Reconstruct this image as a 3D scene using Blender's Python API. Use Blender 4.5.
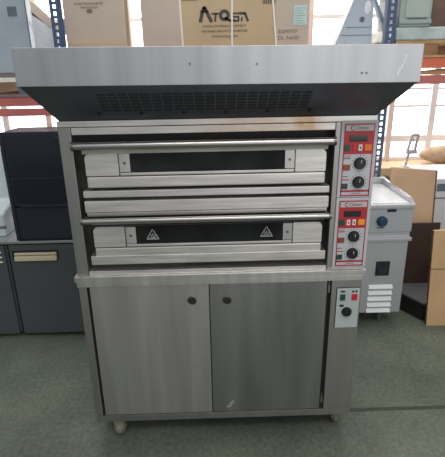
import bpy, bmesh, math, random
from mathutils import Vector, Matrix
random.seed(7)
for o in list(bpy.data.objects): bpy.data.objects.remove(o)
S = bpy.context.scene
C = S.collection

# ------------------------------------------------------------------ camera, world, lights, exposure
cam = bpy.data.objects.new('camera', bpy.data.cameras.new('camera'))
C.objects.link(cam); S.camera = cam
cam.data.sensor_fit = 'HORIZONTAL'; cam.data.sensor_width = 36.0; cam.data.lens = 36.0 * 450 / 445
rt, up, fw = Vector((0.999531, -0.025257, -0.017346)), Vector((0.024788, 0.333826, 0.942309)), Vector((0.018009, 0.942296, -0.334295))
M4 = Matrix((rt, up, -fw)).transposed().to_4x4(); M4.translation = Vector((-0.02576, -1.84876, 1.80851))
cam.matrix_world = M4
cam.data.clip_start = 0.05

W = bpy.data.worlds.new('hall_daylight'); S.world = W; W.use_nodes = True
wt = W.node_tree; wt.nodes.clear()
wo = wt.nodes.new('ShaderNodeOutputWorld'); wb = wt.nodes.new('ShaderNodeBackground')
tc = wt.nodes.new('ShaderNodeTexCoord'); sx = wt.nodes.new('ShaderNodeSeparateXYZ')
ma = wt.nodes.new('ShaderNodeMath'); ma.operation = 'MULTIPLY_ADD'; ma.inputs[1].default_value = 0.5
wt.links.new(tc.outputs['Generated'], sx.inputs[0])
wt.links.new(sx.outputs['X'], ma.inputs[0]); wt.links.new(sx.outputs['Z'], ma.inputs[2])
wr = wt.nodes.new('ShaderNodeValToRGB'); wr.color_ramp.elements[0].position = 0.0; wr.color_ramp.elements[1].position = 1.0
wr.color_ramp.elements[0].color = (0.20, 0.21, 0.21, 1); wr.color_ramp.elements[1].color = (0.62, 0.64, 0.66, 1)
wm = wt.nodes.new('ShaderNodeMath'); wm.operation = 'MULTIPLY_ADD'; wm.inputs[1].default_value = 0.5; wm.inputs[2].default_value = 0.4
wt.links.new(ma.outputs[0], wm.inputs[0]); wt.links.new(wm.outputs[0], wr.inputs[0])
wt.links.new(wr.outputs[0], wb.inputs[0]); wb.inputs[1].default_value = 0.95
wt.links.new(wb.outputs[0], wo.inputs[0])

def area(name, loc, target, sx_, sy_, power, col=(1, 1, 1)):
    l = bpy.data.lights.new(name, 'AREA'); l.shape = 'RECTANGLE'; l.size = sx_; l.size_y = sy_; l.energy = power; l.color = col
    o = bpy.data.objects.new(name, l); C.objects.link(o); o.location = loc
    o.rotation_euler = (Vector(target) - Vector(loc)).to_track_quat('-Z', 'Y').to_euler()
area('roof_light_near', (0.6, -3.0, 4.8), (0.1, 0, 0.9), 3.0, 1.2, 70, (1.0, 0.98, 0.95))
area('added_front_fill', (2.9, -7.5, 2.1), (0.4, 0, 1.4), 5.0, 3.4, 80, (1.0, 0.99, 0.97))  # unseen fill added behind the camera to brighten the steel fronts
area('roof_light_rear', (0.0, 1.6, 5.2), (0.0, 1.4, 0), 5.0, 1.5, 120, (0.97, 0.99, 1.0))

S.view_settings.view_transform = 'Standard'; S.view_settings.look = 'None'
S.view_settings.exposure = 0.12; S.view_settings.gamma = 1.0; S.view_settings.use_curve_mapping = False

# ------------------------------------------------------------------ materials
def srgb(r, g, b):
    f = lambda c: (c / 255 / 12.92) if c / 255 <= 0.04045 else ((c / 255 + 0.055) / 1.055) ** 2.4
    return (f(r), f(g), f(b), 1)
def mat(name, col, rough=0.5, metal=0.0, spec=0.5, noise=0.0, nscale=8.0, stretch=(1, 1, 1), bump=0.0, alpha=1.0, emit=0.0, rvar=0.0, detail=4.0, trans=0.0):
    m = bpy.data.materials.new(name); m.use_nodes = True
    nt = m.node_tree; b = nt.nodes['Principled BSDF']
    b.inputs['Base Color'].default_value = col; b.inputs['Roughness'].default_value = rough; b.inputs['Metallic'].default_value = metal
    b.inputs['Specular IOR Level'].default_value = spec; b.inputs['Alpha'].default_value = alpha
    if trans: b.inputs['Transmission Weight'].default_value = trans
    if emit:
        b.inputs['Emission Color'].default_value = col; b.inputs['Emission Strength'].default_value = emit
    if noise or bump or rvar:
        t = nt.nodes.new('ShaderNodeTexCoord'); mp = nt.nodes.new('ShaderNodeMapping'); mp.inputs['Scale'].default_value = stretch
        n = nt.nodes.new('ShaderNodeTexNoise'); n.inputs['Scale'].default_value = nscale; n.inputs['Detail'].default_value = detail
        nt.links.new(t.outputs['Object'], mp.inputs[0]); nt.links.new(mp.outputs[0], n.inputs['Vector'])
        if noise:
            r = nt.nodes.new('ShaderNodeValToRGB'); r.color_ramp.elements[0].position = 0.3; r.color_ramp.elements[1].position = 0.7
            r.color_ramp.elements[0].color = tuple(c * (1 - noise) for c in col[:3]) + (1,)
            r.color_ramp.elements[1].color = tuple(min(1, c * (1 + noise)) for c in col[:3]) + (1,)
            nt.links.new(n.outputs['Fac'], r.inputs[0]); nt.links.new(r.outputs[0], b.inputs['Base Color'])
        if rvar:
            q = nt.nodes.new('ShaderNodeMath'); q.operation = 'MULTIPLY_ADD'; q.inputs[1].default_value = rvar * 2; q.inputs[2].default_value = rough - rvar
            nt.links.new(n.outputs['Fac'], q.inputs[0]); nt.links.new(q.outputs[0], b.inputs['Roughness'])
        if bump:
            bp = nt.nodes.new('ShaderNodeBump'); bp.inputs['Strength'].default_value = bump; bp.inputs['Distance'].default_value = 0.01
            nt.links.new(n.outputs['Fac'], bp.inputs['Height']); nt.links.new(bp.outputs[0], b.inputs['Normal'])
    return m
STEEL_V = mat('steel_brushed_upright', (0.66, 0.64, 0.62, 1), 0.45, 1.0, noise=0.12, nscale=4, stretch=(4, 4, 0.25), rvar=0.08, bump=0.02)
STEEL_LIT = mat('door_steel_lit', (0.53, 0.515, 0.505, 1), 0.50, 1.0, noise=0.10, nscale=4, stretch=(4, 4, 0.2), rvar=0.06)  # left stand door: its brighter reflection is put into the colour
STEEL_DIM = mat('door_steel_dim', (0.35, 0.35, 0.34, 1), 0.42, 1.0, noise=0.14, nscale=3, stretch=(3, 3, 0.3), rvar=0.08)  # right stand door: same steel, dimmer reflection put into a darker colour
STEEL_H = mat('steel_brushed_lengthwise', (0.77, 0.735, 0.71, 1), 0.48, 1.0, noise=0.16, nscale=6, stretch=(0.7, 4, 9), rvar=0.05, bump=0.02)
STEEL_HOOD = mat('hood_steel', (0.50, 0.505, 0.53, 1), 0.47, 1.0, noise=0.15, nscale=3.2, stretch=(3, 1, 0.15), rvar=0.05)
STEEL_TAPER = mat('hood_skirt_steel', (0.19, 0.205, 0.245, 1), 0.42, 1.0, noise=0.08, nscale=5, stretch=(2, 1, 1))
STEEL_POST = mat('post_steel', (0.43, 0.415, 0.405, 1), 0.42, 1.0, noise=0.08, nscale=5, stretch=(4, 4, 0.4))
CHROME = mat('polished_bar', (0.46, 0.445, 0.435, 1), 0.3, 1.0)
SCREW = mat('screw_steel', (0.22, 0.21, 0.20, 1), 0.4, 0.9)
DARK = mat('dark_recess', (0.035, 0.034, 0.034, 1), 0.55, 0.3)
SLOT = mat('vent_slot_black', (0.012, 0.012, 0.014, 1), 0.7)
GRILLE = mat('vent_grille_steel', (0.17, 0.18, 0.21, 1), 0.45, 0.9)
OVEN_GLASS = mat('oven_window_glass', (0.016, 0.017, 0.018, 1), 0.06, 0.0, spec=0.25, noise=0.5, nscale=7, rvar=0.04)
RED = mat('red_print', srgb(178, 42, 54), 0.4)
WHITE_PANEL = mat('white_panel', srgb(190, 191, 196), 0.42, noise=0.04, nscale=6)
HEADER = mat('header_strip', srgb(190, 186, 184), 0.4)
INK = mat('grey_ink', srgb(95, 92, 95), 0.6)
REDINK = mat('red_ink', srgb(190, 70, 75), 0.6)
BLACKP = mat('black_plastic', (0.014, 0.014, 0.016, 1), 0.35)
DISPLAY = mat('dark_display', (0.03, 0.02, 0.026, 1), 0.15)
GREEN_B = mat('green_button', srgb(30, 72, 58), 0.4)
ORANGE_B = mat('orange_button', srgb(232, 118, 40), 0.4)
AMBER_B = mat('amber_button', srgb(245, 160, 40), 0.4)
BROWN_B = mat('amber_brown_switch', srgb(140, 72, 42), 0.35)
WHITE_B = mat('white_button', srgb(228, 220, 220), 0.4)
REDSW = mat('red_switch', srgb(205, 25, 50), 0.35)
KNOB = mat('knob_black', (0.012, 0.012, 0.013, 1), 0.3)
KNOBLINE = mat('knob_pointer', srgb(210, 210, 210), 0.5)
CASTERM = mat('caster_zinc', srgb(150, 144, 124), 0.5, 0.3, noise=0.1)
CASTERW = mat('caster_wheel_rubber', srgb(120, 116, 104), 0.7, noise=0.2, nscale=20)
GREYCAB = mat('grey_cabinet_paint', srgb(76, 80, 84), 0.45, noise=0.05, nscale=4)
GREYTOP = mat('cabinet_steel_top', (0.55, 0.57, 0.58, 1), 0.35, 1.0)
CREAM = mat('cream_handle', srgb(206, 198, 168), 0.45)
DARKOVEN = mat('dark_blue_enamel', srgb(34, 40, 52), 0.34, noise=0.12, nscale=3)
DARKGLASS = mat('dark_oven_glass', srgb(26, 32, 43), 0.16)
DARKTRIM = mat('dark_oven_trim', srgb(50, 57, 70), 0.35, 0.4)
PALE = mat('pale_plastic', srgb(196, 205, 206), 0.4, noise=0.05)
FRY = mat('fryer_steel', (0.56, 0.57, 0.59, 1), 0.42, 0.75, noise=0.04, nscale=4)
FRYPANEL = mat('fryer_band', srgb(180, 184, 188), 0.35, 0.3)
LOUV = mat('louvre_white', srgb(225, 227, 226), 0.4, 0.1)
BLUEK = mat('blue_knob', srgb(38, 66, 96), 0.25)
BLUE = mat('rack_blue', srgb(66, 90, 126), 0.5, noise=0.08, nscale=12)
BLUED = mat('rack_blue_brace', srgb(92, 108, 134), 0.5)
ORANGE = mat('rack_orange_beam', srgb(224, 116, 80), 0.5, noise=0.08, nscale=5)
REDBEAM = mat('rack_red_beam', srgb(198, 112, 108), 0.5, noise=0.06, nscale=5)
CARD = mat('cardboard', srgb(196, 172, 140), 0.85, noise=0.05, nscale=5, spec=0.2)
CARDG = mat('cardboard_greyish', srgb(196, 180, 166), 0.85, noise=0.04, nscale=4, spec=0.2)
CARDG2 = mat('cardboard_tape', srgb(198, 180, 156), 0.7, spec=0.3)
CARDF = mat('cardboard_flat_pack', srgb(204, 168, 128), 0.85, noise=0.08, nscale=6, spec=0.2)
CARDL = mat('cardboard_leaning', srgb(206, 172, 142), 0.85, noise=0.05, nscale=5, spec=0.2)
CARDEDGE = mat('cardboard_edge', srgb(96, 78, 52), 0.9, noise=0.3, nscale=60)
PRINT = mat('print_dark', srgb(74, 74, 72), 0.8)
PRINTB = mat('print_brown', srgb(122, 106, 90), 0.8)
STRAP = mat('white_strap', srgb(236, 232, 222), 0.5)
STICKER = mat('sticker_pale_blue', srgb(192, 212, 208), 0.5)
FILMSTEEL = mat('film_covered_steel', srgb(172, 182, 192), 0.3, 0.2, noise=0.10, nscale=4, stretch=(1, 1, 1), rvar=0.1)
FILMSTEEL2 = mat('film_covered_steel_pale', srgb(162, 174, 186), 0.3, 0.2, noise=0.12, nscale=5, rvar=0.1)
FILMW = mat('white_film', srgb(232, 234, 238), 0.3, noise=0.1, nscale=9, bump=0.5)
GREYST = mat('grey_sticker', srgb(98, 106, 116), 0.6, noise=0.15, nscale=30)
CRATE = mat('grey_green_case', srgb(158, 172, 166), 0.5, noise=0.05)
CRATEL = mat('grey_green_case_lid', srgb(174, 186, 180), 0.45, noise=0.04)
FOAM = mat('milky_wrap', srgb(186, 198, 196), 0.4, noise=0.15, nscale=14, bump=0.8)
WOOD = mat('pallet_wood', srgb(190, 156, 112), 0.8, noise=0.18, nscale=6, stretch=(1, 4, 8), spec=0.2)
BLOCKW = mat('pallet_block_wood', srgb(158, 118, 84), 0.8, noise=0.2, nscale=10)
BROWNBOX = mat('brown_box', srgb(112, 88, 76), 0.8, noise=0.25, nscale=9)
WALLM = mat('wall_paint', srgb(202, 198, 190), 0.8, noise=0.03)
FRAMEM = mat('window_frame_paint', srgb(244, 238, 235), 0.6, noise=0.04)
FRAMEB = mat('window_post_tan', srgb(226, 208, 196), 0.7, noise=0.06)
PANE = mat('bright_pane', (1.0, 1.0, 1.0, 1), 0.4, emit=2.6)
SILLM = mat('sill_timber', srgb(214, 186, 150), 0.7, noise=0.06, nscale=5, stretch=(0.5, 3, 3))
SACK = mat('sack_brown', srgb(204, 178, 148), 0.85, noise=0.2, nscale=16)
TOOL = mat('grey_tool_metal', srgb(186, 182, 186), 0.5, 0.1)
BENCHT = mat('bench_grey', srgb(112, 112, 112), 0.5, 0.3, noise=0.06)
BENCHD = mat('bench_black', srgb(28, 28, 28), 0.6)
WHITEA = mat('white_appliance_enamel', srgb(206, 210, 214), 0.4)

def floor_mat():
    m = bpy.data.materials.new('green_grey_concrete'); m.use_nodes = True
    nt = m.node_tree; b = nt.nodes['Principled BSDF']; L = nt.links.new
    t = nt.nodes.new('ShaderNodeTexCoord')
    def noise(s, d, rough=0.5):
        n = nt.nodes.new('ShaderNodeTexNoise'); n.inputs['Scale'].default_value = s; n.inputs['Detail'].default_value = d; n.inputs['Roughness'].default_value = rough
        L(t.outputs['Object'], n.inputs['Vector']); return n
    n1 = noise(1.6, 6, 0.6); n2 = noise(42, 6, 0.7); n3 = noise(9, 5, 0.7)
    r = nt.nodes.new('ShaderNodeValToRGB'); e = r.color_ramp.elements
    e[0].position = 0.3; e[0].color = srgb(78, 86, 74); e[1].position = 0.72; e[1].color = srgb(112, 119, 104)
    L(n1.outputs['Fac'], r.inputs[0])
    r2 = nt.nodes.new('ShaderNodeValToRGB'); e = r2.color_ramp.elements
    e[0].position = 0.35; e[0].color = (0.72, 0.72, 0.72, 1); e[1].position = 0.68; e[1].color = (1.26, 1.26, 1.26, 1)
    L(n2.outputs['Fac'], r2.inputs[0])
    mx = nt.nodes.new('ShaderNodeMix'); mx.data_type = 'RGBA'; mx.blend_type = 'MULTIPLY'; mx.inputs[0].default_value = 1.0
    L(r.outputs[0], mx.inputs[6]); L(r2.outputs[0], mx.inputs[7])
    r3 = nt.nodes.new('ShaderNodeValToRGB'); e = r3.color_ramp.elements       # pale scuffs
    e[0].position = 0.66; e[0].color = (0, 0, 0, 1); e[1].position = 0.76; e[1].color = (0.5, 0.5, 0.5, 1)
    L(n3.outputs['Fac'], r3.inputs[0])
    mx2 = nt.nodes.new('ShaderNodeMix'); mx2.data_type = 'RGBA'; L(r3.outputs[0], mx2.inputs[0]); L(mx.outputs[2], mx2.inputs[6])
    mx2.inputs[7].default_value = srgb(150, 152, 138)
    L(mx2.outputs[2], b.inputs['Base Color'])
    b.inputs['Roughness'].default_value = 0.5; b.inputs['Specular IOR Level'].default_value = 0.35
    bp = nt.nodes.new('ShaderNodeBump'); bp.inputs['Strength'].default_value = 0.12; L(n2.outputs['Fac'], bp.inputs['Height']); L(bp.outputs[0], b.inputs['Normal'])
    return m
def rust_mat():
    m = STEEL_H.copy(); m.name = 'steel_with_rust_stain'; nt = m.node_tree; L = nt.links.new; b = nt.nodes['Principled BSDF']
    src = b.inputs['Base Color'].links[0].from_socket
    t = nt.nodes.new('ShaderNodeTexCoord'); s = nt.nodes.new('ShaderNodeSeparateXYZ'); L(t.outputs['Object'], s.inputs[0])
    def gauss(cx, w, amt):
        a = nt.nodes.new('ShaderNodeMath'); a.operation = 'SUBTRACT'; L(s.outputs['X'], a.inputs[0]); a.inputs[1].default_value = cx
        d = nt.nodes.new('ShaderNodeMath'); d.operation = 'ABSOLUTE'; L(a.outputs[0], d.inputs[0])
        r = nt.nodes.new('ShaderNodeMapRange'); L(d.outputs[0], r.inputs[0]); r.inputs[1].default_value = 0; r.inputs[2].default_value = w
        r.inputs[3].default_value = amt; r.inputs[4].default_value = 0; r.interpolation_type = 'SMOOTHSTEP'; return r.outputs[0]
    n = nt.nodes.new('ShaderNodeTexNoise'); n.inputs['Scale'].default_value = 26; n.inputs['Detail'].default_value = 4; L(t.outputs['Object'], n.inputs['Vector'])
    a = nt.nodes.new('ShaderNodeMath'); a.operation = 'ADD'; L(gauss(0.36, 0.09, 1.1), a.inputs[0]); L(gauss(0.16, 0.40, 0.7), a.inputs[1])
    k = nt.nodes.new('ShaderNodeMath'); k.operation = 'MULTIPLY'; k.use_clamp = True; L(a.outputs[0], k.inputs[0]); L(n.outputs['Fac'], k.inputs[1])
    mx = nt.nodes.new('ShaderNodeMix'); mx.data_type = 'RGBA'; L(k.outputs[0], mx.inputs[0]); L(src, mx.inputs[6]); mx.inputs[7].default_value = srgb(196, 150, 98)
    L(mx.outputs[2], b.inputs['Base Color']); return m
FLOOR = floor_mat(); RUST = rust_mat()

# ------------------------------------------------------------------ helpers
class MB:
    """collects shapes in world coordinates; build() links them as one mesh object"""
    def __init__(s): s.bm = bmesh.new()
    def box(s, x0, x1, y0, y1, z0, z1, bev=0.0, seg=2):
        b = bmesh.new(); bmesh.ops.create_cube(b, size=1)
        for v in b.verts: v.co = Vector(((x0 + x1) / 2 + v.co.x * (x1 - x0), (y0 + y1) / 2 + v.co.y * (y1 - y0), (z0 + z1) / 2 + v.co.z * (z1 - z0)))
        if bev: bmesh.ops.bevel(b, geom=b.edges[:], offset=bev, segments=seg, affect='EDGES', profile=0.6)
        return s._merge(b)
    def prism(s, pts, axis, a, b_, bev=0.0):
        """closed outline (pairs) swept along an axis from a to b_"""
        def P(u, v, w): return {'x': (w, u, v), 'y': (u, w, v), 'z': (u, v, w)}[axis]
        b = bmesh.new(); A = [b.verts.new(P(u, v, a)) for u, v in pts]; B = [b.verts.new(P(u, v, b_)) for u, v in pts]
        n = len(pts); b.faces.new(A); b.faces.new(B[::-1])
        for i in range(n): b.faces.new((A[i], B[i], B[(i + 1) % n], A[(i + 1) % n]))
        bmesh.ops.recalc_face_normals(b, faces=b.faces[:])
        if bev: bmesh.ops.bevel(b, geom=b.edges[:], offset=bev, segments=2, affect='EDGES')
        return s._merge(b)
    def hexa(s, q):
        """8 corners: bottom loop of four then top loop of four"""
        b = bmesh.new(); v = [b.verts.new(p) for p in q]
        for f in ((0, 1, 2, 3), (4, 5, 6, 7), (0, 1, 5, 4), (1, 2, 6, 5), (2, 3, 7, 6), (3, 0, 4, 7)): b.faces.new([v[i] for i in f])
        bmesh.ops.recalc_face_normals(b, faces=b.faces[:]); return s._merge(b)
    def cyl(s, p0, p1, r0, r1=None, seg=20, bev=0.0):
        p0, p1 = Vector(p0), Vector(p1); d = p1 - p0; r1 = r0 if r1 is None else r1
        b = bmesh.new(); bmesh.ops.create_cone(b, cap_ends=True, segments=seg, radius1=r0, radius2=r1, depth=d.length)
        if bev:
            ed = [e for e in b.edges if abs(e.verts[0].co.z - e.verts[1].co.z) < 1e-6]
            bmesh.ops.bevel(b, geom=ed, offset=bev, segments=2, affect='EDGES')
        m = d.to_track_quat('Z', 'Y').to_matrix().to_4x4(); m.translation = (p0 + p1) / 2
        bmesh.ops.transform(b, matrix=m, verts=b.verts[:]); return s._merge(b)
    def tube(s, pts, r, seg=10):
        for a, c in zip(pts, pts[1:]): s.cyl(a, c, r, seg=seg)
        return s
    def ball(s, c, r, sc=(1, 1, 1)):
        b = bmesh.new(); bmesh.ops.create_uvsphere(b, u_segments=18, v_segments=12, radius=r)
        for v in b.verts: v.co = Vector((c[0] + v.co.x * sc[0], c[1] + v.co.y * sc[1], c[2] + v.co.z * sc[2]))
        return s._merge(b)
    def _merge(s, b):
        me = bpy.data.meshes.new('tmp'); b.to_mesh(me); b.free(); s.bm.from_mesh(me); bpy.data.meshes.remove(me); return s
    def move(s, fn):
        for v in s.bm.verts: v.co = fn(v.co)
        return s
    def build(s, name, m, parent=None, smooth=True):
        off = origin(parent) if parent else Vector((0, 0, 0))
        for v in s.bm.verts: v.co -= off
        bmesh.ops.recalc_face_normals(s.bm, faces=s.bm.faces[:])
        me = bpy.data.meshes.new(name); s.bm.to_mesh(me); s.bm.free(); me.materials.append(m)
        if smooth:
            for p in me.polygons: p.use_smooth = True
            try: me.set_sharp_from_angle(angle=math.radians(35))
            except Exception: pass
        o = bpy.data.objects.new(name, me); C.objects.link(o)
        if smooth and len(me.polygons) > 6:
            w = o.modifiers.new('even_shading', 'WEIGHTED_NORMAL'); w.keep_sharp = True; w.weight = 90
        if parent: o.parent = parent
        return o
def origin(o):
    v = Vector(o.location)
    while o.parent: o = o.parent; v = v + Vector(o.location)
    return v
def thing(name, label, cat, loc, group=None):
    o = bpy.data.objects.new(name, None); C.objects.link(o); o.location = loc; o.empty_display_size = 0.1
    o['label'] = label; o['category'] = cat
    if group: o['group'] = group
    return o
def box(name, m, parent, *a, bev=0.0): return MB().box(*a, bev=bev).build(name, m, parent)
def struct(o): o['kind'] = 'structure'; return o
def lab(o, t): o['label'] = t; return o
def text(name, body, size, cx, y, cz, m, parent, width=None, shear=0.0, bold=0.0):
    """flat lettering facing the viewer side (-Y), centred at cx, cz"""
    cu = bpy.data.curves.new(name, 'FONT'); cu.body = body; cu.size = size; cu.align_x = 'CENTER'; cu.align_y = 'CENTER'; cu.extrude = 0.0006; cu.shear = shear; cu.offset = bold
    cu.resolution_u = 3
    t = bpy.data.objects.new('tmp_text', cu); C.objects.link(t)
    dg = bpy.context.evaluated_depsgraph_get(); me = bpy.data.meshes.new_from_object(t.evaluated_get(dg)); bpy.data.objects.remove(t); bpy.data.curves.remove(cu)
    xs = [v.co.x for v in me.vertices]; k = width / (max(xs) - min(xs)) if width else 1.0; mid = (max(xs) + min(xs)) / 2
    off = origin(parent)
    for v in me.vertices:
        x, yy, z = v.co; v.co = Vector((cx + (x - mid) * k, y - z, cz + yy)) - off
    me.name = name; me.materials.clear(); me.materials.append(m)
    o = bpy.data.objects.new(name, me); C.objects.link(o); o.parent = parent; return o

# ------------------------------------------------------------------ setting
b = MB().box(-6, 6.5, -6, 3.75, -0.1, 0.0)
fl = struct(b.build('floor', FLOOR))
# saw-cut joint line
struct(MB().box(0.66, 4.5, 0.150, 0.176, -0.002, 0.0012).build('trim_2', mat('floor_joint', srgb(66, 70, 58), 0.8, noise=0.2, nscale=20)))
b = MB().box(-6, 6.5, 3.5, 3.7, 0.0, 0.68).box(-6, 6.5, 3.5, 3.7, 3.3, 4.4)
b.box(-6, -3.33, 3.5, 3.7, 0.68, 3.3).box(5.445, 6.5, 3.5, 3.7, 0.68, 3.3)
struct(b.build('wall_back', WALLM))
struct(MB().box(-3.5, 5.6, 3.0, 3.5, 0.655, 0.745, bev=0.008).build('trim_1', SILLM))
for k in range(9):
    x0 = -3.33 + 0.975 * k; x1 = x0 + 0.975; xm = (x0 + x1) / 2
    f = MB().box(x0 + 0.0005, x0 + 0.035, 3.42, 3.52, 0.745, 3.3).box(x1 - 0.035, x1 - 0.0005, 3.42, 3.52, 0.745, 3.3)
    f.box(x0, x1, 3.422, 3.52, 0.745, 0.785).box(x0, x1, 3.422, 3.52, 3.25, 3.3)
    f.box(x0, x1, 3.424, 3.5, 0.965, 1.035).box(x0, x1, 3.45, 3.5, 1.355, 1.38).box(x0, x1, 3.45, 3.5, 1.545, 1.57).box(x0, x1, 3.45, 3.5, 2.3, 2.34).box(x0, x1, 3.45, 3.5, 2.75, 2.78)
    fr = struct(f.build('window_%d' % (k + 1), FRAMEM))
    MB().box(xm - 0.03, xm + 0.03, 3.40, 3.5, 0.745, 3.3).build('mullion', FRAMEB, fr)
    MB().box(x0 + 0.02, x1 - 0.02, 3.55, 3.56, 0.76, 3.28).build('window_pane', PANE, fr)

# ------------------------------------------------------------------ oven stand
st = thing('oven_stand', 'stainless cabinet on castors under the double deck oven', 'cabinet', (0, 0.42, 0))
b = MB().box(-0.648, -0.612, 0.0, 0.85, 0.161, 0.887, bev=0.003)
b.box(0.507, 0.646, 0.0, 0.85, 0.161, 0.887, bev=0.003)
b.box(-0.648, 0.646, 0.0, 0.85, 0.122, 0.160, bev=0.003)
b.box(-0.62, 0.51, 0.80, 0.85, 0.16, 0.90)
b.build('carcass', STEEL_POST, st)
b = MB().box(-0.652, 0.648, -0.008, 0.86, 0.888, 0.914, bev=0.003).box(-0.658, 0.654, -0.014, 0.865, 0.9155, 0.942, bev=0.003)
b.build('top_slab', STEEL_V, st)
box('recess_panel', DARK, st, -0.615, 0.51, 0.03, 0.05, 0.16, 0.888)
for nm, x0, x1, hx, hz in (('door', -0.600, -0.0585, -0.137, 0.803), ('door', -0.0545, 0.486, 0.024, 0.799)):
    d = box(nm, STEEL_LIT if hx < 0 else STEEL_DIM, st, x0, x1, 0.002, 0.024, 0.163, 0.884, bev=0.002)
    MB().cyl((hx, 0.0035, hz), (hx, -0.0015, hz), 0.0195, seg=28).build('finger_hole', SLOT, d)
    bb = MB()
    for i in range(24):
        a0, a1 = 2 * math.pi * i / 24, 2 * math.pi * (i + 1) / 24
        bb.cyl((hx + 0.0205 * math.cos(a0), 0.0, hz + 0.0205 * math.sin(a0)), (hx + 0.0205 * math.cos(a1), 0.0, hz + 0.0205 * math.sin(a1)), 0.0022, seg=8)
    bb.build('hole_rim', SCREW, d)
for hz in (0.845, 0.22):
    MB().cyl((0.4965, 0.008, hz - 0.022), (0.4965, 0.008, hz + 0.022), 0.0065, seg=14).cyl((0.4965, 0.008, hz + 0.024), (0.4965, 0.008, hz + 0.034), 0.0045, seg=12).build('hinge', CHROME, st)
MB().ball((0.035, 0.002, 0.205), 0.014, (0.5, 0.04, 1.3)).ball((0.046, 0.002, 0.219), 0.011, (0.7, 0.04, 0.9)).ball((0.022, 0.002, 0.192), 0.009, (1, 0.04, 0.8)).build('scuff_patch', mat('pale_scuff', srgb(140, 140, 135), 0.7), d)
cp = box('control_panel', mat('stand_panel_white', srgb(176, 184, 182), 0.45, noise=0.03), st, 0.533, 0.639, -0.006, 0.001, 0.640, 0.848, bev=0.0015)
b = MB().box(0.531, 0.641, -0.003, 0.0012, 0.637, 0.851); b.build('panel_border', BLACKP, cp)
lab(box('rocker_switch', GREEN_B, cp, 0.548, 0.571, -0.012, -0.005, 0.788, 0.818, bev=0.002), 'dark green rocker switch')
lab(box('rocker_switch', REDSW, cp, 0.602, 0.627, -0.012, -0.005, 0.788, 0.818, bev=0.002), 'red rocker switch')
for a in ((0.549, 0.570, 0.828, 0.836), (0.602, 0.612, 0.826, 0.836), (0.617, 0.626, 0.826, 0.836), (0.548, 0.568, 0.753, 0.764)):
    box('printed_mark', BLACKP, cp, a[0], a[1], -0.0068, -0.0055, a[2], a[3])
kb = MB().cyl((0.583, -0.005, 0.727), (0.583, -0.011, 0.727), 0.0235, seg=32).cyl((0.583, -0.011, 0.727), (0.583, -0.024, 0.727), 0.020, 0.0175, seg=32, bev=0.002).build('knob', KNOB, cp)
def castor(x, y):
    c = MB().box(x - 0.028, x + 0.028, y - 0.03, y + 0.03, 0.112, 0.122).box(x - 0.026, x - 0.021, y - 0.022, y + 0.03, 0.035, 0.113).box(x + 0.021, x + 0.026, y - 0.022, y + 0.03, 0.035, 0.113)
    c.box(x - 0.026, x + 0.026, y - 0.024, y - 0.018, 0.075, 0.113)
    c.cyl((x - 0.03, y + 0.01, 0.043), (x + 0.03, y + 0.01, 0.043), 0.008, seg=12)
    p = c.build('castor', CASTERM, st)
    MB().cyl((x - 0.019, y + 0.01, 0.043), (x + 0.019, y + 0.01, 0.043), 0.043, seg=32, bev=0.006).build('wheel', CASTERW, p)
for x, y in ((-0.545, 0.05), (0.600, 0.09), (-0.545, 0.76), (0.600, 0.76)): castor(x, y)

# ------------------------------------------------------------------ deck oven
ov = thing('deck_oven', 'stainless double deck oven with two red control panels', 'oven', (0, 0.42, 0.942))
b = MB().box(-0.64, 0.645, 0.085, 0.85, 0.942, 1.62)
b.box(-0.645, -0.594, 0.0, 0.085, 0.942, 1.597, bev=0.003)
b.box(0.478, 0.500, 0.0, 0.085, 0.942, 1.597, bev=0.003)
b.box(0.500, 0.650, 0.004, 0.085, 0.942, 1.597)
b.build('shell', STEEL_POST, ov)
MB().box(-0.645, 0.645, -0.004, 0.086, 1.5985, 1.622, bev=0.003).box(-0.592, 0.4765, 0.0, 0.08, 1.5665, 1.596, bev=0.003).build('top_trim', RUST, ov)
box('recess_panel', DARK, ov, -0.594, 0.478, 0.066, 0.086, 0.95, 1.57)
def rail(z0, z1, x0=-0.575, x1=0.468, y0=0.0): MB().box(x0, x1, y0, 0.07, z0, z1, bev=0.004).build('front_rail', STEEL_H, ov)
rail(1.303, 1.333); rail(1.238, 1.289); rail(1.2135, 1.2315, y0=0.02); rail(0.994, 1.037); rail(0.942, 0.964, x0=-0.592, x1=0.476)
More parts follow.
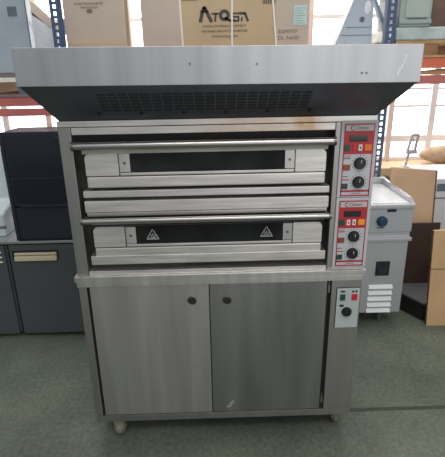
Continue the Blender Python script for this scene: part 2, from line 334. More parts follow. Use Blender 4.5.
def deck(zb, lip, rb):
    """door whose bar handle sits at height zb"""
    dz = zb - 1.531
    zh = zb - (rb - 0.012)
    zt, zm, z0 = 1.491 + dz, 1.396 + dz, 1.344 + dz
    dm = MB().box(-0.552, 0.446, 0.016, 0.05, z0, zt, bev=0.004)
    d = dm.build('oven_door', DARK, ov)
    MB().box(-0.553, 0.447, 0.002, 0.03, z0, zm - 0.003, bev=0.008).build('lower_panel', STEEL_H, d)
    for x0, x1 in ((-0.553, -0.4165), (0.3185, 0.447)):
        rr, zq = 0.022, zt - 0.001
        arc = [(rr * (1 - math.cos(math.radians(15 * i))), rr * (1 - math.sin(math.radians(15 * i)))) for i in range(7)]
        if x0 < 0: pts_ = [(x1, zm), (x0, zm)] + [(x0 + a, zq - b_) for a, b_ in arc] + [(x1, zq)]
        else: pts_ = [(x0, zm), (x1, zm)] + [(x1 - a, zq - b_) for a, b_ in arc] + [(x0, zq)]
        MB().prism(pts_, 'y', 0.002, 0.03, bev=0.002).build('side_panel', STEEL_H, d)
    MB().box(-0.412, 0.314, 0.002, 0.03, zm, zm + 0.012, bev=0.002).build('window_ledge', STEEL_H, d)
    box('window_glass', OVEN_GLASS, d, -0.366, 0.272, 0.006, 0.03, zm + 0.015, zt - 0.003)
    for x0, x1 in ((-0.412, -0.368), (0.274, 0.3145)):
        xm, zz = (x0 + x1) / 2, (zm + zt) / 2 + 0.006
        c = MB().box(x0, x1, 0.0, 0.03, zm + 0.015, zt - 0.003, bev=0.0015); c.build('window_clip', STEEL_V, d)
        MB().cyl((xm, 0.001, zz), (xm, -0.004, zz), 0.006, seg=14).cyl((xm, -0.004, zz), (xm, -0.006, zz), 0.0035, seg=6).build('clip_screw', SCREW, d)
    yb = -0.040
    MB().cyl((-0.582, yb, zh), (0.466, yb, zh), rb, seg=28).build('door_handle', CHROME, d)
    for x in (-0.582, 0.467):
        MB().cyl((x - 0.006, yb, zh), (x + 0.006, yb, zh), rb + 0.004, seg=24, bev=0.003).cyl((x, yb, zh), (x, 0.03, zb - 0.006), 0.009, seg=14).build('handle_bracket', SCREW, d)
    # curved deflector under the bar
    pts = []
    for i in range(7):
        a = math.radians(lip * i / 6); pts.append((-0.030 + 0.034 * math.sin(a), zb - 0.012 - 0.030 * (1 - math.cos(a))))
    pts2 = [(y + 0.003, z - 0.0025) for y, z in pts][::-1]
    MB().prism(pts + pts2, 'x', -0.560, 0.452).build('handle_deflector', STEEL_H, d)
    return d, zm, zt
d1, zm1, zt1 = deck(1.531, 90, 0.0155)
d2, zm2, zt2 = deck(1.212, 60, 0.0120)
# warning triangles printed on the lower window
for cx in (-0.296, 0.203):
    cz = (zm2 + zt2) / 2 + 0.006; h = 0.026
    tri = [(cx - h, cz - h * 0.8), (cx + h, cz - h * 0.8), (cx, cz + h * 0.95)]
    t = MB()
    for i in range(3):
        (xa, za), (xb, zb_) = tri[i], tri[(i + 1) % 3]; t.cyl((xa, 0.005, za), (xb, 0.005, zb_), 0.0018, seg=6)
    for k in (-1, 0, 1):
        t.tube([(cx + 0.008 * k, 0.005, cz - 0.012), (cx + 0.008 * k + 0.003, 0.005, cz - 0.005), (cx + 0.008 * k - 0.002, 0.005, cz + 0.001), (cx + 0.008 * k + 0.001, 0.005, cz + 0.007)][:3 + (k == 0)], 0.0014, seg=6)
    t.cyl((cx - 0.015, 0.005, cz - 0.015), (cx + 0.015, 0.005, cz - 0.015), 0.0014, seg=6)
    t.build('warning_mark', mat('warning_print', srgb(176, 180, 178), 0.5), d2)
def panel(z0, z1, warm):
    x0, x1 = 0.500, 0.650; w, h = x1 - x0, z1 - z0
    X = lambda f: x0 + w * f
    Z = lambda f: z1 - h * f
    p = box('control_panel', WHITE_PANEL, ov, x0, x1, -0.006, 0.006, z0, z1, bev=0.0015)
    b = MB(); b.box(X(.085), X(.915), -0.0072, -0.005, Z(.425), Z(.038)).box(X(.085), X(.115), -0.0072, -0.005, Z(.985), Z(.42)).box(X(.885), X(.915), -0.0072, -0.005, Z(.985), Z(.42))
    b.box(X(.085), X(.915), -0.0072, -0.005, Z(.928), Z(.903)).box(X(.085), X(.915), -0.0072, -0.005, Z(.985), Z(.968)); b.build('red_print', RED, p)
    hp = box('header_plate', HEADER, p, X(.12), X(.88), -0.009, -0.006, Z(.128), Z(.055))
    text('header_lettering', 'Citizen', 0.019, X(.55), -0.0092, Z(.093), INK, p, width=0.056, shear=0.15)
    r = MB()
    for i in range(14):
        a0, a1 = math.radians(60 + 240 * i / 14), math.radians(60 + 240 * (i + 1) / 14)
        r.cyl((X(.31) + 0.0085 * math.cos(a0), -0.0092, Z(.092) + 0.0085 * math.sin(a0)), (X(.31) + 0.0085 * math.cos(a1), -0.0092, Z(.092) + 0.0085 * math.sin(a1)), 0.0016, seg=6)
    r.build('header_emblem', INK, p)
    box('display', DISPLAY, p, X(.24), X(.73), -0.0105, -0.006, Z(.262), Z(.178), bev=0.0015)
    z_a, z_b = Z(.382), Z(.302)
    for (f0, f1, m) in ((.11, .27, GREEN_B), (.335, .435, WHITE_B if warm else REDSW), (.50, .60, WHITE_B), (.67, .86, AMBER_B if warm else ORANGE_B)):
        box('push_button', m, p, X(f0), X(f1), -0.0105, -0.006, z_a, z_b, bev=0.0012)
    for f in (.385, .55):
        MB().box(X(f) - 0.003, X(f) + 0.003, -0.0112, -0.010, Z(.36), Z(.325)).build('button_mark', REDINK if f < .5 else INK, p)
    for fz in (.545, .795):
        kx, kz = X(.575), Z(fz)
        MB().cyl((kx, -0.005, kz), (kx, -0.011, kz), 0.0255, seg=36).cyl((kx, -0.011, kz), (kx, -0.027, kz), 0.0225, 0.0195, seg=36, bev=0.002).build('knob', KNOB, p)
        tk = MB()
        for i in range(11):
            a = math.radians(-120 + 24 * i + 0); sx_, cz_ = math.sin(a), math.cos(a)
            tk.box(kx + 0.033 * sx_ - 0.0018, kx + 0.033 * sx_ + 0.0018, -0.0066, -0.0055, kz + 0.033 * cz_ - 0.0022, kz + 0.033 * cz_ + 0.0022)
        tk.build('dial_scale', INK, p)
        ptr = MB().box(kx - 0.0012, kx + 0.0012, -0.0278, -0.026, kz + 0.004, kz + 0.017); ptr.build('knob_pointer', KNOBLINE, p)
    box('rocker_switch', BROWN_B, p, X(.12), X(.305), -0.011, -0.005, Z(.632), Z(.56), bev=0.0015)
    box('rocker_switch', GREEN_B, p, X(.10), X(.275), -0.011, -0.005, Z(.882), Z(.812), bev=0.0015)
    for f0, f1, h0, h1, m in ((.12, .31, .485, .470, INK), (.12, .26, .725, .714, INK), (.12, .31, .455, .445, REDINK), (.12, .30, .772, .757, REDINK), (.40, .66, .952, .944, INK)):
        box('printed_line', m, p, X(f0), X(f1), -0.0066, -0.0055, Z(h0), Z(h1))
    return p
panel(1.2825, 1.603, False); panel(0.957, 1.2795, True)
MB().cyl((0.652, 0.04, 1.30), (0.662, 0.04, 1.30), 0.010, seg=14).build('side_bolt', BLACKP, ov)

# ------------------------------------------------------------------ hood
hd = thing('extraction_hood', 'wide stainless extraction hood sitting on top of the oven', 'hood', (0, 0.42, 1.622))
tilt = lambda v: Vector((v.x, v.y, v.z - 0.0068 * v.x * min(1, max(0, (v.z - 1.63) / 0.12))))
b = MB().box(-0.697, 0.711, -0.2, 0.88, 1.757, 1.883, bev=0.0025); b.move(tilt); b.build('fascia', STEEL_HOOD, hd)
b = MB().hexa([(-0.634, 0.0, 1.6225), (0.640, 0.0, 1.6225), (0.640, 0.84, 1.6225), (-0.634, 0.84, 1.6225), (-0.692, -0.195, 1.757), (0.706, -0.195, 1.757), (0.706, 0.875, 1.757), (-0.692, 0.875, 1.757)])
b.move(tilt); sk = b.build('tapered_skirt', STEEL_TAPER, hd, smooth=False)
# slope frame: origin at (x,0,1.6225) going up along s towards the fascia
SL = Vector((0, -0.195, 0.1345)); SLn = SL.length; su = SL.normalized(); sn = Vector((0, -su.z, su.y)) * -1
sn = Vector((0, -0.1345, -0.195)).normalized()
def slope(x, s, o): 
    p = Vector((x, 0.0, 1.6225)) + su * s + sn * o
    return tilt(p)
def slope_box(mb, x0, x1, s0, s1, o0, o1):
    mb.hexa([slope(x0, s0, o0), slope(x1, s0, o0), slope(x1, s0, o1), slope(x0, s0, o1), slope(x0, s1, o0), slope(x1, s1, o0), slope(x1, s1, o1), slope(x0, s1, o1)])
g0, g1, gx0, gx1 = 0.060, 0.205, -0.452, 0.352
b = MB(); slope_box(b, gx0, gx1, g0, g1, -0.004, 0.0022); vg = b.build('vent_grille', GRILLE, hd, smooth=False)
b = MB()
rows, cols = 6, 20
for r in range(rows):
    for c in range(cols):
        xa = gx0 + 0.008 + (gx1 - gx0 - 0.016) * c / cols; xb = gx0 + 0.008 + (gx1 - gx0 - 0.016) * (c + 1) / cols
        sa = g0 + 0.012 + (g1 - g0 - 0.018) * r / rows
        slope_box(b, xa + 0.0025, xb - 0.0025, sa, sa + 0.0135, 0.0015, 0.0030)
b.build('vent_slots', mat('vent_slot_dark', (0.028, 0.03, 0.036, 1), 0.6), vg, smooth=False)
for i in range(6):
    x = -0.46 + 0.163 * i; p = slope(x, 0.058, 0.0); q = slope(x, 0.058, 0.008)
    MB().cyl(p, q, 0.006, seg=12).build('grille_screw', SLOT, hd)
for x, z in ((-0.096, 1.827), (0.135, 1.823), (0.503, 1.787), (0.519, 1.787)):
    MB().cyl((x, -0.199, z), (x, -0.2035, z), 0.0038, seg=14).build('rivet', SCREW, hd)
b = MB()
pts = [(0.652, 1.838), (0.648, 1.822), (0.642, 1.806), (0.634, 1.795), (0.630, 1.783)]
for i, (x, z) in enumerate(pts): b.ball((x, -0.2, z), 0.006, (0.55, 0.12, 1.5))
b.build('pale_smear', mat('glue_smear', srgb(236, 236, 238), 0.6), hd)

# ------------------------------------------------------------------ pallet racks
def upright(mb, x, y, z1, w=0.064, d=0.06):
    hw = w / 2
    for s in (-1, 1):
        mb.box(min(x + s * hw, x + s * 0.010), max(x + s * hw, x + s * 0.010), y, y + 0.003, 0.0, z1)
        mb.box(x + s * hw - 0.0015, x + s * hw + 0.0015, y, y + d, 0.0, z1)
    z = 0.0
    while z < z1 - 0.05:
        mb.box(x - 0.012, x + 0.012, y, y + 0.003, z, z + 0.019); z += 0.044
    mb.box(x - hw - 0.02, x + hw + 0.02, y - 0.02, y + d + 0.02, 0.0, 0.006)
def frame(parent, x):
    for y in (1.6, 2.44):
        mb = MB(); upright(mb, x, y, 3.2); mb.build('upright', BLUE, parent)
    zs = [0.35, 0.9, 1.45, 2.0, 2.55, 3.1]
    for i in range(5):
        a, c = ((1.665, zs[i]), (2.44, zs[i + 1])) if i % 2 else ((2.44, zs[i]), (1.665, zs[i + 1]))
        if i == 3: a, c = (1.655, 2.01), (2.44, 2.64)
        MB().prism([(a[0], a[1] - 0.02), (a[0], a[1] + 0.02), (c[0], c[1] + 0.02), (c[0], c[1] - 0.02)], 'x', x - 0.014, x + 0.014).build('brace', BLUED, parent)
rk = thing('pallet_rack', 'blue and orange pallet racking standing behind the oven', 'rack', (0.08, 2.0, 0))
XL, XR = -1.088, 1.258
frame(rk, XL); frame(rk, XR)
def beam(x0, x1, y, z0, z1, m): MB().box(x0, x1, y, y + 0.045, z0, z1, bev=0.004).build('beam', m, rk)
beam(-3.3, XL - 0.036, 1.61, 1.574, 1.641, REDBEAM); beam(-3.3, XL - 0.036, 1.61, 1.503, 1.556, REDBEAM)
beam(-3.3, XL - 0.036, 2.45, 1.574, 1.641, REDBEAM)
for y in (1.61, 2.45):
    beam(XL + 0.036, XR - 0.036, y, 1.83, 1.925, ORANGE)
beam(XR + 0.036, 3.4, 1.61, 1.787, 1.861, ORANGE); beam(XR + 0.036, 3.4, 1.61, 1.676, 1.739, REDBEAM); beam(XR + 0.036, 3.4, 2.45, 1.787, 1.861, ORANGE)
box('deck_board', WOOD, rk, XL + 0.04, XR - 0.04, 1.62, 2.48, 1.926, 1.9438)
frame(rk, -3.336); frame(rk, 3.436)
for j, (xa, xb) in enumerate(((1.30, 1.62), (1.55, 1.85))): pass
lab(MB().hexa([(1.33, 1.64, 1.741), (1.75, 1.64, 1.741), (1.75, 1.72, 1.741), (1.33, 1.72, 1.741), (1.33, 1.64, 1.752), (1.75, 1.64, 1.784), (1.75, 1.72, 1.784), (1.33, 1.72, 1.752)]).build('packing_wedge', WOOD, rk), 'pale timber packer between the orange beams')

# boxes on the middle bay
def carton(name, label, x0, x1, y0, y1, z0, z1, m, group='cartons on the racking'):
    t = thing(name, label, 'box', ((x0 + x1) / 2, (y0 + y1) / 2, z0), group)
    box('carton_body', m, t, x0, x1, y0, y1, z0, z1, bev=0.006); return t
t = carton('cardboard_carton', 'plain greyish cardboard carton between blue upright and bright gap', -1.046, -0.618, 1.65, 1.80, 1.945, 2.62, CARDG)
text('printed_text', 'WE MAKE THE KITCHEN BETTER', 0.020, -0.865, 1.6485, 2.252, PRINTB, t, width=0.2)
text('printed_text', 'WWW.ATOSA.COM', 0.018, -0.865, 1.6485, 2.228, PRINTB, t, width=0.12)
MB().cyl((-0.862, 1.6505, 2.205), (-0.862, 1.6485, 2.205), 0.014, seg=20).move(lambda v: Vector((-0.862 + (v.x + 0.862) * 1.5, v.y, v.z))).build('printed_mark', PRINTB, t)
box('tape_strip', CARDG2, t, -1.044, -0.620, 1.6485, 1.652, 1.99, 2.035)
t = carton('cardboard_carton', 'large tan carton with printed logo, strapped, above the hood', -0.505, 0.685, 1.65, 2.4, 1.945, 2.78, CARD)
box('carton_panel', CARDG, t, -0.503, -0.222, 1.6475, 1.651, 1.95, 2.70)
box('carton_panel', CARDG, t, 0.445, 0.683, 1.6475, 1.651, 1.95, 2.70)
for xt, xb in ((-0.228, -0.218), (0.137, 0.134), (0.425, 0.454)):
    dx = (xt - xb) / 0.30
    MB().hexa([(xb - 0.006, 1.644, 1.946), (xb + 0.006, 1.644, 1.946), (xb + 0.006, 1.647, 1.946), (xb - 0.006, 1.647, 1.946), (xb + dx * .8 - 0.006, 1.644, 2.75), (xb + dx * .8 + 0.006, 1.644, 2.75), (xb + dx * .8 + 0.006, 1.647, 2.75), (xb + dx * .8 - 0.006, 1.647, 2.75)]).build('strap', STRAP, t)
# the logo: bold letters with a big first A and a round o
yl = 1.6485
def stroke(mb, pts, r):
    for (xa, za), (xb, zb_) in zip(pts, pts[1:]):
        d = Vector((xb - xa, 0, zb_ - za)); n = Vector((-d.z, 0, d.x)).normalized() * r; e = d.normalized() * r * 0.5
        q = [Vector((xa, 0, za)) - e + n, Vector((xb, 0, zb_)) + e + n, Vector((xb, 0, zb_)) + e - n, Vector((xa, 0, za)) - e - n]
        mb.hexa([(p.x, yl, p.z) for p in q] + [(p.x, yl + 0.002, p.z) for p in q])
def ring(mb, cx, cz, r0, r1, n=28):
    for i in range(n):
        a, c = 2 * math.pi * i / n, 2 * math.pi * (i + 1) / n
        q = [(cx + r * math.cos(t_), cz + r * math.sin(t_)) for r, t_ in ((r0, a), (r1, a), (r1, c), (r0, c))]
        b2 = bmesh.new(); vs = [b2.verts.new((x, yl, z)) for x, z in q]; b2.faces.new(vs); mb._merge(b2)
lg = MB()
zb0, zt0 = 2.128, 2.215
stroke(lg, [(-0.088, zb0), (-0.073, 2.190), (-0.058, zt0), (-0.043, 2.190), (-0.012, zb0)], 0.0125)       # A
stroke(lg, [(-0.006, 2.176), (0.044, 2.176)], 0.006); stroke(lg, [(0.022, 2.176), (0.016, zb0)], 0.007)     # T
oc = [(0.082 + 0.027 * math.cos(math.radians(a)), 2.165 + 0.027 * math.sin(math.radians(a))) for a in range(0, 361, 20)]
ring(lg, 0.082, 2.165, 0.0155, 0.0385); stroke(lg, [(0.086, 2.148), (0.118, zb0 + 0.003), (0.152, zb0 + 0.003)], 0.0085)   # o with its tail
stroke(lg, [(0.190, 2.176), (0.140, 2.176), (0.140, 2.154), (0.182, 2.154), (0.182, zb0), (0.135, zb0)], 0.0058)  # S
stroke(lg, [(0.194, 2.176), (0.228, 2.176), (0.248, zb0)], 0.0085); stroke(lg, [(0.206, 2.148), (0.203, zb0)], 0.006)  # A
lg.build('printed_logo', PRINT, t)
text('printed_text', 'ATOSA CATERING EQUIPMENT', 0.021, 0.082, yl, 2.095, PRINT, t, width=0.31)
text('printed_text', 'WE MAKE THE KITCHEN BETTER', 0.021, 0.082, yl, 2.062, PRINT, t, width=0.33)
text('printed_text', 'WWW.ATOSA.COM', 0.019, 0.082, yl, 2.027, PRINT, t, width=0.185)
text('printed_text', 'EXP0707', 0.034, 0.535, 1.6465, 2.052, PRINTB, t, width=0.135)
text('printed_text', 'DL N650', 0.034, 0.540, 1.6465, 2.010, PRINTB, t, width=0.15)
box('address_label', STICKER, t, 0.574, 0.668, 1.6455, 1.649, 2.095, 2.222)
b = MB()
for i in range(7): b.box(0.582, 0.655 - 0.012 * (i % 3), 1.6448, 1.6457, 2.105 + 0.016 * i, 2.109 + 0.016 * i)
b.build('label_print', mat('label_ink', srgb(140, 165, 165), 0.7), t)
b = MB()
for i in range(12): b.box(0.352 + 0.0075 * i, 0.352 + 0.0075 * i + 0.003 + 0.002 * (i % 2), 1.6482, 1.6502, 2.233, 2.275)
b.build('bar_print', PRINT, t)
b = MB().box(-0.21, -0.11, 1.6482, 1.6502, 2.262, 2.30); b.build('printed_text', PRINTB, t)
# steel panel leaning in film
t = thing('wrapped_steel_unit', 'tapering blue film covered steel unit right of the strapped carton', 'equipment', (1.03, 1.9, 1.945))
MB().prism([(0.888, 1.945), (1.166, 1.945), (1.142, 2.62), (1.155, 2.30), (1.13, 2.62)][:2] + [(1.148, 2.55), (1.125, 2.55)], 'y', 1.70, 1.80, bev=0.004).build('steel_body', FILMSTEEL2, t)
b = MB()
for i in range(20):
    a0, a1 = math.radians(18 * i), math.radians(18 * (i + 1)); b.cyl((1.080 + 0.016 * math.cos(a0), 1.699, 2.128 + 0.016 * math.sin(a0)), (1.080 + 0.016 * math.cos(a1), 1.699, 2.128 + 0.016 * math.sin(a1)), 0.003, seg=6)
b.box(1.073, 1.087, 1.697, 1.7, 2.120, 2.136)
b.build('printed_mark', PRINT, t)
MB().box(0.968, 1.150, 1.6975, 1.701, 2.075, 2.079).box(0.935, 1.152, 1.6975, 1.701, 2.022, 2.026).build('panel_seam', GREYST, t)
MB().ball((1.115, 1.699, 2.205), 0.03, (0.8, 0.06, 1.5)).build('film_patch', FILMW, t)

# left bay load
t = thing('wooden_pallet', 'wooden pallet on red beams at the left edge', 'pallet', (-1.65, 2.05, 1.641))
b = MB().box(-2.2, -1.30, 1.6, 2.5, 1.776, 1.806, bev=0.002).box(-2.2, -1.30, 1.6, 1.7, 1.641, 1.660).box(-2.2, -1.30, 2.4, 2.5, 1.641, 1.660); b.build('pallet_boards', mat('grey_pallet', srgb(128, 118, 116), 0.8, noise=0.15), t)
for x in (-2.13, -1.75, -1.37): box('pallet_block', GREYST if x > -1.5 else CARD, t, x - 0.055, x + 0.055, 1.605, 2.495, 1.660, 1.776)
box('white_strip', STRAP, t, -1.9, -1.43, 1.597, 1.60, 1.745, 1.776)
t = thing('wrapped_steel_cabinet', 'blue film covered steel cabinet with grey sticker at top left', 'equipment', (-1.6, 1.75, 1.806))
box('cabinet_body', FILMSTEEL, t, -1.95, -1.283, 1.6, 1.70, 1.806, 2.62, bev=0.008)
box('sticker', GREYST, t, -1.410, -1.348, 1.5975, 1.601, 2.175, 2.236)
box('cabinet_edge', GREYST, t, -1.2865, -1.280, 1.595, 1.602, 1.81, 2.61)
t = thing('wrapped_bundle', 'crumpled clear film bundle between steel cabinet and blue upright', 'bundle', (-1.33, 2.0, 1.806))
MB().prism([(-1.60, 1.806), (-1.20, 1.806), (-1.19, 2.10), (-1.38, 2.27), (-1.60, 2.27)], 'y', 1.92, 2.15, bev=0.012).build('film_body', FILMW, t)
MB().prism([(-1.45, 2.278), (-1.19, 2.10), (-1.185, 2.15), (-1.40, 2.36), (-1.45, 2.36)], 'y', 1.92, 1.98).build('cardboard_flap', mat('pale_flap', srgb(222, 204, 186), 0.8), t)

# right bay load
t = thing('wooden_pallet', 'timber pallet on orange beams at the upper right', 'pallet', (1.9, 2.05, 1.861))
MB().box(1.305, 2.5, 1.6, 2.5, 1.953, 1.976, bev=0.002).box(1.305, 2.5, 1.6, 1.7, 1.861, 1.876).box(1.305, 2.5, 2.4, 2.5, 1.861, 1.876).build('pallet_boards', WOOD, t)
for x0, x1 in ((1.305, 1.40), (1.50, 1.62), (1.85, 1.95), (2.4, 2.5)): box('pallet_block', BLOCKW if x0 > 1.45 else WOOD, t, x0, x1, 1.605, 2.495, 1.876, 1.953)
t = thing('foam_slab', 'milky wrapped slab lying on the upper right pallet', 'slab', (1.6, 1.85, 1.976))
b = MB().box(1.30, 2.3, 1.6, 2.2, 1.976, 2.066, bev=0.02, seg=3); b.build('slab_body', FOAM, t)
t = thing('grey_case', 'grey green moulded case standing on the milky slab', 'case', (1.42, 1.8, 2.066))
box('case_body', CRATE, t, 1.312, 1.54, 1.6, 2.05, 2.066, 2.5, bev=0.01)
MB().box(1.352, 1.520, 1.592, 1.602, 2.125, 2.46, bev=0.004).build('case_lid', CRATEL, t)
MB().box(1.312, 1.540, 1.588, 1.602, 2.085, 2.112, bev=0.004).build('case_rim', CRATE, t)
box('lid_shadow_gap', GREYST, t, 1.372, 1.505, 1.590, 1.5925, 2.116, 2.122)
t = carton('brown_carton', 'dark brown mottled carton beside the grey case', 1.548, 2.1, 1.62, 2.1, 2.066, 2.6, BROWNBOX)

# ------------------------------------------------------------------ left side appliances
def grey_cabinet(x0, x1, label, handle):
    t = thing('undercounter_cabinet', label, 'cabinet', ((x0 + x1) / 2, 1.35, 0), 'grey cabinets by the oven')
    box('cabinet_body', GREYCAB, t, x0, x1, 1.02, 1.57, 0.035, 0.727)
    MB().box(x0 + 0.03, x1 - 0.03, 1.05, 1.55, 0.0, 0.036).build('plinth', BENCHD, t)
    box('worktop', GREYTOP, t, x0 - 0.004, x1 + 0.004, 0.99, 1.575, 0.727, 0.746, bev=0.003)
    d = box('door', GREYCAB, t, x0 + 0.012, x1 - 0.012, 1.0, 1.025, 0.03, 0.715, bev=0.004)
    if handle:
        box('handle_recess', BLACKP, d, x0 + 0.028, x0 + 0.337, 0.997, 1.005, 0.612, 0.675)
        MB().box(x0 + 0.045, x0 + 0.328, 0.975, 0.999, 0.606, 0.640, bev=0.006).box(x0 + 0.045, x0 + 0.328, 0.985, 0.999, 0.645, 0.662, bev=0.004).build('handle', CREAM, d)
    else:
        b = MB()
        for i in range(3): b.box(x1 - 0.06, x1 - 0.035, 0.996, 1.002, 0.59 + 0.035 * i, 0.60 + 0.035 * i)
        b.build('badge', STRAP, d)
grey_cabinet(-1.425, -0.80, 'grey cabinet with cream pull handle left of the oven', True)
grey_cabinet(-2.05, -1.435, 'grey cabinet with small white marks at left edge', False)
t = thing('dark_oven', 'dark blue glass fronted appliance on the grey cabinet', 'oven', (-1.1, 1.15, 0.746))
MB().box(-1.345, -0.84, 1.02, 1.30, 0.746, 1.458, bev=0.006).build('oven_body', DARKOVEN, t)
d = box('oven_door', DARKOVEN, t, -1.345, -0.84, 1.0, 1.025, 0.985, 1.462, bev=0.004)
box('glass_panel', DARKGLASS, d, -1.31, -0.875, 0.996, 1.002, 1.18, 1.44)
box('glass_panel', DARKGLASS, d, -1.31, -0.875, 0.996, 1.002, 1.01, 1.165)
lw = box('lower_door', DARKOVEN, t, -1.345, -0.84, 1.0, 1.025, 0.76, 0.975, bev=0.004)
MB().box(-1.27, -0.86, 0.972, 1.0, 0.985, 1.0, bev=0.003).build('ledge_handle', DARKTRIM, t)
MB().box(-1.345, -1.325, 0.99, 1.003, 0.75, 1.46).build('edge_trim', DARKTRIM, t)
MB().box(-1.02, -0.90, 0.985, 1.0, 1.415, 1.43, bev=0.002).build('badge_strip', DARKTRIM, t)
t = thing('pale_countertop_unit', 'pale tray unit on the grey cabinet at left edge', 'appliance', (-1.7, 1.35, 0.746))
MB().prism([(1.10, 0.746), (1.56, 0.746), (1.56, 1.30), (1.40, 1.30), (1.32, 0.96), (1.10, 0.90)], 'x', -1.95, -1.46, bev=0.006).build('unit_body', PALE, t)
MB().prism([(1.095, 0.80), (1.11, 0.80), (1.11, 0.82), (1.095, 0.82)], 'x', -1.95, -1.455).build('unit_seam', GREYST, t)

# ------------------------------------------------------------------ fryer on the right
t = thing('griddle_unit', 'stainless griddle cabinet with blue knob and white louvres', 'appliance', (1.0, 1.3, 0))
MB().box(0.72, 1.308, 1.012, 1.56, 0.115, 0.675, bev=0.004).build('cabinet_body', FRY, t)
MB().box(0.72, 1.322, 0.99, 1.02, 0.676, 0.700, bev=0.004).box(0.72, 1.312, 1.015, 1.56, 0.700, 0.745).build('mid_trim', FRY, t)
box('control_band', FRYPANEL, t, 0.72, 1.314, 1.0, 1.56, 0.742, 0.912, bev=0.004)
MB().box(0.72, 1.316, 0.985, 1.57, 0.914, 0.940, bev=0.004).build('worktop', FRY, t)
hb = MB().box(0.745, 1.285, 1.02, 1.53, 0.938, 0.944); tr = hb.build('perforated_tray', LOUV, t)
hb = MB()
for i in range(14):
    for j in range(17):
        x, y = 0.98 + 0.0225 * i, 1.05 + 0.028 * j
        if x < 1.275: hb.box(x, x + 0.008, y, y + 0.010, 0.9435, 0.9448)
hb.build('tray_holes', GREYST, tr)
MB().prism([(1.0, 0.941), (1.57, 0.941), (1.57, 0.985), (1.52, 0.985), (1.05, 0.968)], 'x', 1.292, 1.316).box(0.72, 1.316, 1.545, 1.57, 0.94, 0.992).build('splash_rim', FRY, t)
MB().cyl((1.103, 1.001, 0.823), (1.103, 0.985, 0.823), 0.036, seg=32).cyl((1.103, 0.986, 0.823), (1.103, 0.962, 0.823), 0.030, 0.026, seg=32, bev=0.003).build('knob', BLUEK, t)
box('slot_display', BLACKP, t, 1.135, 1.195, 0.997, 1.002, 0.886, 0.905)
MB().box(1.075, 1.125, 0.998, 1.001, 0.772, 0.780).build('printed_mark', INK, t)
h = MB().box(1.100, 1.197, 1.005, 1.014, 0.412, 0.522, bev=0.003).build('door_pull', BLACKP, t)
MB().box(1.113, 1.183, 1.0, 1.007, 0.425, 0.475, bev=0.003).build('pull_lip', DARKTRIM, h)
for i in range(5):
    z = 0.352 - 0.0475 * i
    MB().prism([(1.013, z), (1.0125, z - 0.012), (0.992, z - 0.034), (0.992, z - 0.038), (1.013, z - 0.036)], 'x', 1.060, 1.232, bev=0.0015).build('louvre', LOUV, t)
for x in (1.19, 0.78):
    for y in (1.09, 1.50): MB().cyl((x, y, 0.0), (x, y, 0.116), 0.016, seg=14).build('leg', SCREW, t)

# ------------------------------------------------------------------ things right of the griddle
t = thing('low_bench', 'low dark bench with grey top behind the flattened box', 'bench', (1.75, 1.45, 0))
MB().prism([(1.512, 1.07), (1.405, 1.27), (1.405, 1.62), (2.2, 1.62), (2.2, 1.07)], 'z', 0.0, 0.135).build('bench_body', BENCHD, t)
MB().prism([(1.508, 1.062), (1.398, 1.268), (1.398, 1.64), (2.21, 1.64), (2.21, 1.062)], 'z', 0.135, 0.15, bev=0.003).build('bench_top', BENCHT, t)
box('shade_board', mat('painted_shade_brown', srgb(66, 50, 43), 0.8, noise=0.15, nscale=5), t, 1.345, 1.72, 1.392, 1.408, 0.15, 0.66)  # added dark board, painted as the shade low on the cardboard sheet
t = thing('cardboard_sheet', 'big bare cardboard sheet leaning upright on the dark bench', 'cardboard', (1.5, 1.5, 0.1508))
MB().hexa([(1.335, 1.425, 0.1508), (1.705, 1.42, 0.1508), (1.705, 1.445, 0.1508), (1.335, 1.445, 0.1508), (1.325, 1.47, 1.085), (1.672, 1.47, 1.052), (1.672, 1.495, 1.052), (1.325, 1.495, 1.085)]).build('sheet', CARDL, t)
MB().hexa([(1.694, 1.418, 0.1508), (1.703, 1.418, 0.1508), (1.703, 1.447, 0.1508), (1.694, 1.447, 0.1508), (1.664, 1.468, 1.054), (1.675, 1.468, 1.052), (1.675, 1.497, 1.052), (1.664, 1.497, 1.054)]).build('torn_edge', CARDEDGE, t)
t = thing('flattened_box', 'tan flattened cardboard box standing on the floor at right', 'cardboard', (1.75, 1.03, 0))
MB().hexa([(1.517, 1.0, 0.0), (2.1, 0.97, 0.0), (2.1, 0.995, 0.0), (1.517, 1.022, 0.0), (1.482, 1.02, 0.735), (2.1, 0.99, 0.75), (2.1, 1.015, 0.75), (1.482, 1.042, 0.735)]).build('folded_sheet', CARDF, t)
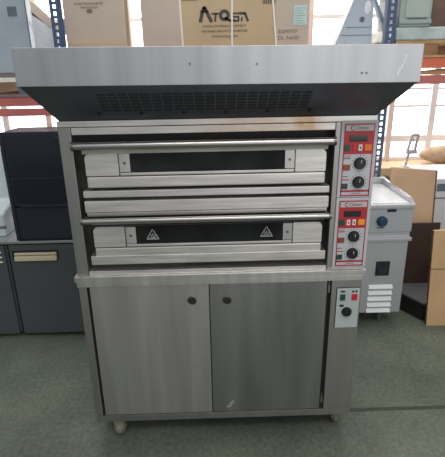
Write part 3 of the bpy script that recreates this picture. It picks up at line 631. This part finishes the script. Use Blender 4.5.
b = MB(); random.seed(3)
for k in range(22):
    z = 0.735 * k / 22; f = z / 0.735; w = random.uniform(0.002, 0.009)
    b.box(1.517 - 0.035 * f - w, 1.520 - 0.035 * f, 1.003 + 0.02 * f, 1.020 + 0.02 * f, z, z + 0.735 / 22 - 0.0005)
b.build('torn_edge', CARDEDGE, t)
MB().hexa([(1.497, 1.009, 0.448), (2.1, 0.979, 0.456), (2.1, 0.985, 0.456), (1.497, 1.015, 0.448), (1.497, 1.009, 0.453), (2.1, 0.979, 0.461), (2.1, 0.985, 0.461), (1.497, 1.015, 0.453)]).build('crease', PRINTB, t)
t = thing('white_appliance', 'white appliance with dark slot window at the right edge', 'appliance', (2.2, 2.1, 0))
box('body', WHITEA, t, 1.83, 2.6, 1.80, 2.4, 0.0, 0.905, bev=0.008)
box('slot_window', GREYST, t, 1.86, 2.5, 1.797, 1.801, 0.80, 0.865); box('trim_strip', BENCHT, t, 1.83, 2.6, 1.796, 1.801, 0.735, 0.745)
t = thing('sack_roll', 'rolled brown sack lying on the window sill', 'sack', (2.6, 3.2, 0.745))
b = MB().ball((2.66, 3.22, 0.847), 0.1, (3.3, 1.05, 1.02)); b.build('sack_body', SACK, t)
t = thing('clamp_stand', 'grey metal clamp frame standing before the bright window', 'tool', (2.13, 3.08, 0.745))
b = MB().cyl((2.125, 3.08, 0.745), (2.15, 3.08, 0.90), 0.013, seg=10)
q = [(2.150, 3.08, 0.885), (2.135, 3.08, 0.935), (2.165, 3.08, 1.09), (2.235, 3.08, 1.09), (2.225, 3.08, 1.04), (2.215, 3.08, 0.93), (2.150, 3.08, 0.885)]
b.tube(q, 0.016); b.tube([(2.185, 3.08, 1.09), (2.180, 3.08, 1.14)], 0.006); b.tube([(2.185, 3.08, 1.05), (2.178, 3.08, 0.93)], 0.007)
b.box(2.12, 2.235, 3.06, 3.10, 0.885, 0.925); b.build('clamp_frame', TOOL, t)
box('foot', TOOL, t, 2.09, 2.16, 3.04, 3.12, 0.745, 0.752)
